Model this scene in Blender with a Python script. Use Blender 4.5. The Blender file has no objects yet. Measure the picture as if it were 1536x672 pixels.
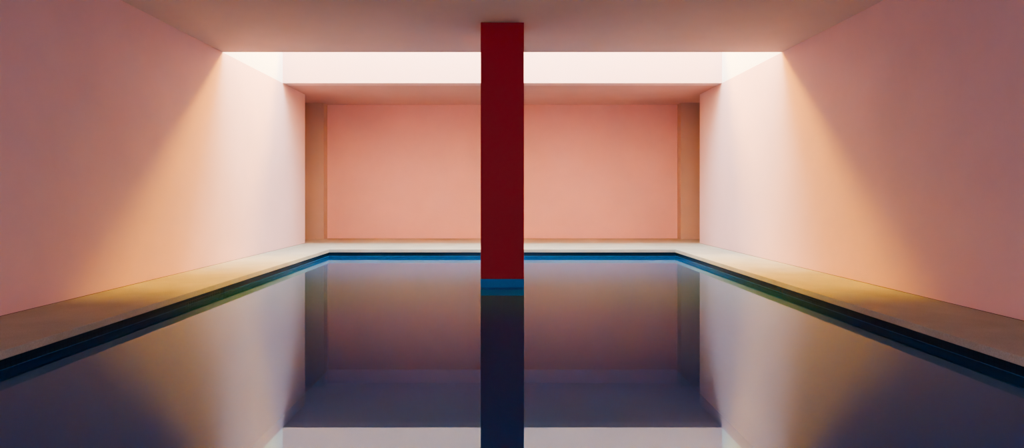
import bpy, bmesh, math
from mathutils import Vector

scene = bpy.context.scene
C = scene.collection

# ------------------------------------------------------------------ sizes (metres)
CAM_Z   = 1.0465          # eye above the stone deck (deck top = 0)
WATER_Z = -0.134
W       = 4.349           # half width between the long walls
P       = 3.374           # half width of the pool at the coping edge
POOL_Y0, POOL_Y1 = 1.0, 13.0
CEIL    = 3.276
SKY_Y0, SKY_Y1 = 10.36, 13.20
SHAFT_TOP = 8.12
ROOF_Y0, ROOF_YM, ROOF_Y1 = 9.00, 12.70, 13.90
SLOPE_Y, SLOPE_Z = 14.67, 6.85
AMB_Y, AMB_Z = 13.90, 7.51
WALL_END = 14.69
PIER_Y, BACK_Y = 16.02, 16.34
PIER_X  = 4.292
OUT_X   = 5.70
NEAR_Y  = -3.2
COPE_T  = 0.061
OVER    = 0.018
POOL_BOTTOM = -2.35

# ------------------------------------------------------------------ node helpers
def mat(name):
    m = bpy.data.materials.new(name)
    m.use_nodes = True
    nt = m.node_tree
    nt.nodes.clear()
    out = nt.nodes.new('ShaderNodeOutputMaterial')
    return m, nt, out

def N(nt, t, **kw):
    n = nt.nodes.new(t)
    for k, v in kw.items():
        if k in n.inputs:
            n.inputs[k].default_value = v
        else:
            setattr(n, k, v)
    return n

def plaster(name, col, var=0.05, bump=0.03, rough=0.85, spec=0.2, stain=0.0):
    m, nt, out = mat(name)
    L = nt.links.new
    tc = N(nt, 'ShaderNodeTexCoord')
    n1 = N(nt, 'ShaderNodeTexNoise', Scale=0.9, Detail=5.0, Roughness=0.6)
    n2 = N(nt, 'ShaderNodeTexNoise', Scale=60.0, Detail=4.0, Roughness=0.6)
    L(tc.outputs['Object'], n1.inputs['Vector'])
    L(tc.outputs['Object'], n2.inputs['Vector'])
    mr = N(nt, 'ShaderNodeMapRange')
    mr.inputs['From Min'].default_value = 0.25
    mr.inputs['From Max'].default_value = 0.75
    mr.inputs['To Min'].default_value = 1.0 - var
    mr.inputs['To Max'].default_value = 1.0 + var
    L(n1.outputs['Fac'], mr.inputs['Value'])
    vm = N(nt, 'ShaderNodeVectorMath', operation='SCALE')
    vm.inputs[0].default_value = col
    L(mr.outputs['Result'], vm.inputs['Scale'])
    b = N(nt, 'ShaderNodeBsdfPrincipled', Roughness=rough)
    b.inputs['Specular IOR Level'].default_value = spec
    L(vm.outputs['Vector'], b.inputs['Base Color'])
    bp = N(nt, 'ShaderNodeBump', Strength=bump, Distance=0.004)
    L(n2.outputs['Fac'], bp.inputs['Height'])
    L(bp.outputs['Normal'], b.inputs['Normal'])
    L(b.outputs['BSDF'], out.inputs['Surface'])
    return m

def stone(name, col, dark, fine=0.18):
    m, nt, out = mat(name)
    L = nt.links.new
    tc = N(nt, 'ShaderNodeTexCoord')
    n1 = N(nt, 'ShaderNodeTexNoise', Scale=1.6, Detail=8.0, Roughness=0.62)
    n2 = N(nt, 'ShaderNodeTexNoise', Scale=90.0, Detail=5.0, Roughness=0.7)
    vo = N(nt, 'ShaderNodeTexVoronoi', Scale=120.0)
    for n in (n1, n2, vo):
        L(tc.outputs['Object'], n.inputs['Vector'])
    r1 = N(nt, 'ShaderNodeValToRGB')
    r1.color_ramp.elements[0].position = 0.3
    r1.color_ramp.elements[0].color = (*dark, 1)
    r1.color_ramp.elements[1].position = 0.72
    r1.color_ramp.elements[1].color = (*col, 1)
    L(n1.outputs['Fac'], r1.inputs['Fac'])
    mr = N(nt, 'ShaderNodeMapRange')
    mr.inputs['From Min'].default_value = 0.3
    mr.inputs['From Max'].default_value = 0.7
    mr.inputs['To Min'].default_value = 1 - fine
    mr.inputs['To Max'].default_value = 1 + fine * 0.6
    L(n2.outputs['Fac'], mr.inputs['Value'])
    vm = N(nt, 'ShaderNodeVectorMath', operation='SCALE')
    L(r1.outputs['Color'], vm.inputs[0])
    L(mr.outputs['Result'], vm.inputs['Scale'])
    b = N(nt, 'ShaderNodeBsdfPrincipled', Roughness=0.7)
    b.inputs['Specular IOR Level'].default_value = 0.25
    L(vm.outputs['Vector'], b.inputs['Base Color'])
    ad = N(nt, 'ShaderNodeMath', operation='ADD')
    L(n2.outputs['Fac'], ad.inputs[0])
    L(vo.outputs['Distance'], ad.inputs[1])
    bp = N(nt, 'ShaderNodeBump', Strength=0.25, Distance=0.004)
    L(ad.outputs['Value'], bp.inputs['Height'])
    L(bp.outputs['Normal'], b.inputs['Normal'])
    L(b.outputs['BSDF'], out.inputs['Surface'])
    return m

def tiles(name, c1, c2, grout, size=0.05, rough=0.22, gap=0.003):
    """small square glazed tiles, laid on vertical and flat faces alike"""
    m, nt, out = mat(name)
    L = nt.links.new
    tc = N(nt, 'ShaderNodeTexCoord')
    geo = N(nt, 'ShaderNodeNewGeometry')
    sep = N(nt, 'ShaderNodeSeparateXYZ')
    L(tc.outputs['Object'], sep.inputs[0])
    sn = N(nt, 'ShaderNodeSeparateXYZ')
    L(geo.outputs['Normal'], sn.inputs[0])
    ax = N(nt, 'ShaderNodeMath', operation='ABSOLUTE'); L(sn.outputs['X'], ax.inputs[0])
    az = N(nt, 'ShaderNodeMath', operation='ABSOLUTE'); L(sn.outputs['Z'], az.inputs[0])
    gx = N(nt, 'ShaderNodeMath', operation='GREATER_THAN'); gx.inputs[1].default_value = 0.5
    gz = N(nt, 'ShaderNodeMath', operation='GREATER_THAN'); gz.inputs[1].default_value = 0.5
    L(ax.outputs[0], gx.inputs[0]); L(az.outputs[0], gz.inputs[0])
    # u = x, or y on faces that look along x ; v = z, or y on flat faces
    u = N(nt, 'ShaderNodeMix', data_type='FLOAT')
    L(gx.outputs[0], u.inputs[0]); L(sep.outputs['X'], u.inputs[2]); L(sep.outputs['Y'], u.inputs[3])
    v = N(nt, 'ShaderNodeMix', data_type='FLOAT')
    L(gz.outputs[0], v.inputs[0]); L(sep.outputs['Z'], v.inputs[2]); L(sep.outputs['Y'], v.inputs[3])
    cb = N(nt, 'ShaderNodeCombineXYZ')
    L(u.outputs[0], cb.inputs[0]); L(v.outputs[0], cb.inputs[1])
    br = N(nt, 'ShaderNodeTexBrick')
    br.offset = 0.0
    br.inputs['Scale'].default_value = 1.0
    br.inputs['Brick Width'].default_value = size
    br.inputs['Row Height'].default_value = size
    br.inputs['Mortar Size'].default_value = gap
    br.inputs['Mortar Smooth'].default_value = 0.2
    br.inputs['Color1'].default_value = (*c1, 1)
    br.inputs['Color2'].default_value = (*c2, 1)
    br.inputs['Mortar'].default_value = (*grout, 1)
    L(cb.outputs[0], br.inputs['Vector'])
    b = N(nt, 'ShaderNodeBsdfPrincipled', Roughness=rough)
    b.inputs['Specular IOR Level'].default_value = 0.12
    L(br.outputs['Color'], b.inputs['Base Color'])
    bp = N(nt, 'ShaderNodeBump', Strength=0.3, Distance=0.002)
    bp.invert = True
    L(br.outputs['Fac'], bp.inputs['Height'])
    L(bp.outputs['Normal'], b.inputs['Normal'])
    L(b.outputs['BSDF'], out.inputs['Surface'])
    return m

def water_mat():
    m, nt, out = mat('still_dark_water')
    L = nt.links.new
    tc = N(nt, 'ShaderNodeTexCoord')
    n1 = N(nt, 'ShaderNodeTexNoise', Scale=0.8, Detail=0.0, Roughness=0.3)
    L(tc.outputs['Object'], n1.inputs['Vector'])
    bp = N(nt, 'ShaderNodeBump', Strength=0.010, Distance=0.02)
    L(n1.outputs['Fac'], bp.inputs['Height'])
    fr = N(nt, 'ShaderNodeFresnel', IOR=1.46)
    gl = N(nt, 'ShaderNodeBsdfGlossy', Roughness=0.012)
    gl.inputs['Color'].default_value = (0.57, 0.75, 0.95, 1)
    L(bp.outputs['Normal'], gl.inputs['Normal'])
    tr = N(nt, 'ShaderNodeBsdfTransparent')
    tr.inputs['Color'].default_value = (0.35, 0.62, 0.76, 1)
    df = N(nt, 'ShaderNodeBsdfDiffuse')
    df.inputs['Color'].default_value = (0.004, 0.057, 0.165, 1)
    ad = N(nt, 'ShaderNodeAddShader')
    L(tr.outputs[0], ad.inputs[0])
    L(df.outputs[0], ad.inputs[1])
    mx = N(nt, 'ShaderNodeMixShader')
    L(fr.outputs[0], mx.inputs[0])
    L(ad.outputs[0], mx.inputs[1])
    L(gl.outputs[0], mx.inputs[2])
    L(mx.outputs[0], out.inputs['Surface'])
    return m

def glow(name, col, strength):
    m, nt, out = mat(name)
    e = N(nt, 'ShaderNodeEmission', Strength=strength)
    e.inputs['Color'].default_value = (*col, 1)
    nt.links.new(e.outputs[0], out.inputs['Surface'])
    return m

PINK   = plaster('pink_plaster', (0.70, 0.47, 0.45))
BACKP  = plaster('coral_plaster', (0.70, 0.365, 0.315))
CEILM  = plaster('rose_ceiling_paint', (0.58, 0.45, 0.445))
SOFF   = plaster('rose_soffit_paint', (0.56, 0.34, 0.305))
PIERM  = plaster('shaded_pier_plaster', (0.48, 0.30, 0.235))  # wall plaster darkened to carry the shade on the pier faces
WHITE  = plaster('white_plaster', (0.88, 0.87, 0.84), var=0.01, bump=0.0)
PALE   = plaster('pale_pink_plaster', (0.72, 0.49, 0.45), var=0.01, bump=0.0)
OCHRE  = plaster('bounce_cut_ochre', (0.30, 0.17, 0.03))  # unseen shaft slope, coloured dark so it bounces less light
STONE  = stone('beige_limestone', (0.44, 0.425, 0.35), (0.35, 0.335, 0.27))
BROWN  = stone('brown_stone', (0.40, 0.27, 0.18), (0.34, 0.22, 0.145))
JOINT  = plaster('dark_joint', (0.16, 0.10, 0.08))
BLUE   = tiles('navy_glazed_tile', (0.007, 0.024, 0.045), (0.008, 0.028, 0.050), (0.007, 0.02, 0.035))
BLUE2  = tiles('teal_glazed_tile', (0.002, 0.13, 0.30), (0.003, 0.145, 0.33), (0.006, 0.17, 0.35), size=0.02, gap=0.0012)
BLUE3  = tiles('brightened_submerged_tile', (0.0, 0.50, 0.60), (0.0, 0.52, 0.63), (0.01, 0.58, 0.66), size=0.10, gap=0.002)  # teal tile brightened to offset the dim light under water
RED    = plaster('deep_red_paint', (0.40, 0.022, 0.024), var=0.05, bump=0.06, rough=0.6, spec=0.25)
WATER  = water_mat()

# ------------------------------------------------------------------ mesh helpers
def link(name, bm, m, parent=None, smooth=False, recalc=True):
    if recalc: bmesh.ops.recalc_face_normals(bm, faces=bm.faces)
    me = bpy.data.meshes.new(name)
    bm.to_mesh(me); bm.free()
    me.materials.append(m)
    o = bpy.data.objects.new(name, me)
    C.objects.link(o)
    if parent is not None:
        o.parent = parent
    if smooth:
        for p in me.polygons: p.use_smooth = True
    return o

def box(bm, x0, x1, y0, y1, z0, z1):
    v = [bm.verts.new(p) for p in ((x0,y0,z0),(x1,y0,z0),(x1,y1,z0),(x0,y1,z0),
                                   (x0,y0,z1),(x1,y0,z1),(x1,y1,z1),(x0,y1,z1))]
    for f in ((0,1,2,3),(4,5,6,7),(0,1,5,4),(1,2,6,5),(2,3,7,6),(3,0,4,7)):
        bm.faces.new([v[i] for i in f])

def structure(name, m, *boxes, bevel=0.0):
    bm = bmesh.new()
    for b in boxes: box(bm, *b)
    o = link(name, bm, m)
    o['kind'] = 'structure'
    if bevel:
        md = o.modifiers.new('arris', 'BEVEL'); md.width = bevel; md.segments = 2; md.limit_method = 'ANGLE'
    return o

def label(o, text, cat, group=None):
    o['label'] = text; o['category'] = cat
    if group: o['group'] = group

def ring(bm, x_out, y_out0, y_out1, x_in, y_in0, y_in1, z0, z1):
    """rectangular slab with a rectangular hole"""
    def loop(x, ya, yb, z):
        return [bm.verts.new(p) for p in ((-x,ya,z),(x,ya,z),(x,yb,z),(-x,yb,z))]
    ot, it = loop(x_out,y_out0,y_out1,z1), loop(x_in,y_in0,y_in1,z1)
    ob, ib = loop(x_out,y_out0,y_out1,z0), loop(x_in,y_in0,y_in1,z0)
    for i in range(4):
        j = (i+1) % 4
        bm.faces.new((ot[i],ot[j],it[j],it[i]))
        bm.faces.new((ob[i],ob[j],ib[j],ib[i]))
        bm.faces.new((ot[i],ot[j],ob[j],ob[i]))
        bm.faces.new((it[i],it[j],ib[j],ib[i]))

# ------------------------------------------------------------------ room shell
T = 0.30
# stone deck around the pool (one continuous ring whose inner edge is the coping)
bm = bmesh.new()
ring(bm, W+T, NEAR_Y-T, WALL_END, P, POOL_Y0, POOL_Y1, -COPE_T, 0.0)
floor = link('floor', bm, STONE); floor['kind'] = 'structure'
md = floor.modifiers.new('arris', 'BEVEL'); md.width = 0.006; md.segments = 2; md.limit_method = 'ANGLE'
structure('floor_recess', BROWN, (-OUT_X-T, OUT_X+T, WALL_END, BACK_Y+T, -0.061, 0.0))

for s, side in ((-1, 'left'), (1, 'right')):
    def mx(a, b): return (a, b) if s > 0 else (-b, -a)
    structure('wall_' + side, PINK, (*mx(W, W+T), NEAR_Y, WALL_END, 0.0, CEIL))
    structure('wall_return_' + side, PINK, (*mx(W+T, OUT_X), WALL_END-T, WALL_END, 0.0, CEIL))
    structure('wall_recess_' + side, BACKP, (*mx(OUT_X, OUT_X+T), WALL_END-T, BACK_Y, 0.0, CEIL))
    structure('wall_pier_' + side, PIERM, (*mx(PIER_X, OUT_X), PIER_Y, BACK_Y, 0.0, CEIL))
    structure('wall_skylight_' + side, WHITE, (*mx(W, W+T), SKY_Y0, SKY_Y1, CEIL, CEIL+0.30), (*mx(W, W+T), ROOF_Y0-T, SLOPE_Y+T, CEIL+0.30, SHAFT_TOP))
    structure('shadow_gap_' + side, JOINT, (*mx(W-0.0015, W), NEAR_Y, WALL_END-0.01, 0.0, 0.005))  # dark strip stands in for the shadow in the gap at the wall foot
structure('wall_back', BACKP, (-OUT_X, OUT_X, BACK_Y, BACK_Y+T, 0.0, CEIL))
structure('ceiling', CEILM, (-W-T, W+T, NEAR_Y, SKY_Y0, CEIL, CEIL+0.30))
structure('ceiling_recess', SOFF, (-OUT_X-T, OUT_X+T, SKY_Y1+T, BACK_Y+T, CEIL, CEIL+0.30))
def extrude_yz(name, m, pts, x0, x1):
    """a wall whose section in the y-z plane is the polygon pts"""
    bm = bmesh.new()
    a = [bm.verts.new((x0, y, z)) for y, z in pts]
    b = [bm.verts.new((x1, y, z)) for y, z in pts]
    bm.faces.new(a); bm.faces.new(b)
    for i in range(len(pts)):
        j = (i+1) % len(pts)
        bm.faces.new((a[i], a[j], b[j], b[i]))
    o = link(name, bm, m); o['kind'] = 'structure'
    return o
KINK = 4.30
structure('wall_skylight_back', PALE, (-W-T, W+T, SKY_Y1, SKY_Y1+T, CEIL, KINK))
extrude_yz('wall_skylight_slope', OCHRE, [(SKY_Y1, KINK), (SLOPE_Y, SLOPE_Z),
           (SLOPE_Y+T, SLOPE_Z), (SKY_Y1+T, KINK)], -W-T, W+T)
extrude_yz('wall_skylight_front', WHITE, [(SKY_Y0, CEIL+0.30), (ROOF_Y0, SHAFT_TOP),
           (ROOF_Y0-T, SHAFT_TOP), (SKY_Y0-T, CEIL+0.30)], -W-T, W+T)
# unseen wall behind the viewer; wide doorway added to let in fill light
structure('wall_front', PINK,
          (-W-T, -1.6, NEAR_Y-T, NEAR_Y, 0.0, CEIL+0.3),
          (1.6, W+T, NEAR_Y-T, NEAR_Y, 0.0, CEIL+0.3),
          (-1.6, 1.6, NEAR_Y-T, NEAR_Y, 2.5, CEIL+0.3))

# ------------------------------------------------------------------ pool
pool = bpy.data.objects.new('swimming_pool', None); C.objects.link(pool)
pool.location = (0, 0, 0)
label(pool, 'still dark blue indoor pool lined with navy tile, set in beige stone deck', 'pool')
bm = bmesh.new()
bx, b0, b1 = P+OVER, POOL_Y0-OVER, POOL_Y1+OVER
ring(bm, bx+0.12, b0-0.12, b1+0.12, bx, b0, b1, POOL_BOTTOM, WATER_Z-0.02)
box(bm, -bx-0.12, bx+0.12, b0-0.12, b1+0.12, POOL_BOTTOM-0.1, POOL_BOTTOM)
BASIN = plaster('dark_blue_basin', (0.005, 0.013, 0.024), var=0.1, bump=0.0)
link('basin', bm, BASIN, pool)
bm = bmesh.new()
ring(bm, bx+0.12, b0-0.12, b1+0.12, bx, b0, b1, WATER_Z-0.02, -COPE_T)
link('tile_band', bm, BLUE, pool)
# thin pale bead added to stand in for the highlight along the waterline
bm = bmesh.new()
ring(bm, bx, b0, b1, bx-0.005, b0+0.005, b1-0.005, WATER_Z-0.003, WATER_Z+0.003)
GLINT = tiles('glint_bead_tile', (0.05,0.12,0.20), (0.06,0.14,0.22), (0.03,0.09,0.16), rough=0.12)
link('waterline_glint', bm, GLINT, pool)

# ------------------------------------------------------------------ column
CW, CY, CD = 0.557, 8.58, 0.557
col = bpy.data.objects.new('column', None); C.objects.link(col)
col.location = (0, CY + CD/2, POOL_BOTTOM)
col['kind'] = 'thing'
label(col, 'square deep red column rising from the pool to the ceiling, blue tiled foot', 'column')
h = CW/2
BASE_TOP = -0.026
def sq(z0, z1, hw):
    b = bmesh.new(); box(b, -hw, hw, -CD/2 - (hw-h), CD/2 + (hw-h), z0-POOL_BOTTOM, z1-POOL_BOTTOM); return b
shaft = link('shaft', sq(BASE_TOP, CEIL, h), RED, col)
foot = link('tiled_foot', sq(WATER_Z-0.03, BASE_TOP, h+0.001), BLUE2, col)
foot['label'] = 'blue tiled foot of the column at the water'
sub = link('submerged_tiles', sq(POOL_BOTTOM, WATER_Z-0.03, h+0.001), BLUE3, col)
sub['label'] = 'teal tiled lower part of the column seen through the water'
for o in (shaft, foot):
    md = o.modifiers.new('arris', 'BEVEL'); md.width = 0.004; md.segments = 2

# water surface, open round the column (the column fills the hole)
bm = bmesh.new()
hx = h + 0.001
xs = (-bx, -hx, hx, bx); ys = (b0, CY-0.001, CY+CD+0.001, b1)
g = [[bm.verts.new((x, y, WATER_Z)) for y in ys] for x in xs]
for i in range(3):
    for j in range(3):
        if i == 1 and j == 1: continue
        bm.faces.new((g[i][j], g[i+1][j], g[i+1][j+1], g[i][j+1]))
for f in bm.faces:
    f.normal_update()
    if f.normal.z < 0: f.normal_flip()
water = link('water', bm, WATER, pool, recalc=False)
water['label'] = 'still mirror-like dark blue water'

# ------------------------------------------------------------------ skylight glazing and light
structure('window_1', glow('frosted_daylight_glass', (0.70, 0.86, 1.0), 12.5),
          (-W, W, ROOF_Y0, ROOF_YM, SHAFT_TOP, SHAFT_TOP+0.03))
extrude_yz('window_2', glow('amber_daylight_glass', (1.0, 0.53, 0.0), 54.0),
           [(SLOPE_Y, SLOPE_Z), (AMB_Y, AMB_Z), (AMB_Y+0.02, AMB_Z+0.02), (SLOPE_Y+0.02, SLOPE_Z+0.02)], -W, W)
structure('ceiling_skylight', WHITE, (-W, W, ROOF_YM, ROOF_Y1+T, SHAFT_TOP, SHAFT_TOP+0.03))
structure('wall_skylight_upper', WHITE, (-W, W, ROOF_Y1+0.021, ROOF_Y1+T, AMB_Z, SHAFT_TOP))

# ------------------------------------------------------------------ world
w = bpy.data.worlds.new('sky'); scene.world = w; w.use_nodes = True
bg = w.node_tree.nodes.get('Background') or w.node_tree.nodes.new('ShaderNodeBackground')
bg.inputs['Color'].default_value = (0.58, 0.65, 0.95, 1)
bg.inputs['Strength'].default_value = 8.5

# ------------------------------------------------------------------ camera
cd = bpy.data.cameras.new('camera'); cam = bpy.data.objects.new('camera', cd); C.objects.link(cam)
cam.location = (0, 0, CAM_Z)
cam.rotation_euler = (math.pi/2, 0, 0)
cd.sensor_width = 36; cd.lens = 1000/1536*36
cd.shift_x = (768-753.5)/1536
cd.shift_y = (293.5-336)/1536
cd.clip_start = 0.05
scene.camera = cam

scene.view_settings.view_transform = 'AgX'
scene.view_settings.look = 'AgX - Medium High Contrast'
scene.view_settings.exposure = 0.78
cy = scene.cycles
cy.max_bounces = 14; cy.diffuse_bounces = 8; cy.glossy_bounces = 6
cy.transparent_max_bounces = 12
cy.sample_clamp_indirect = 6.0
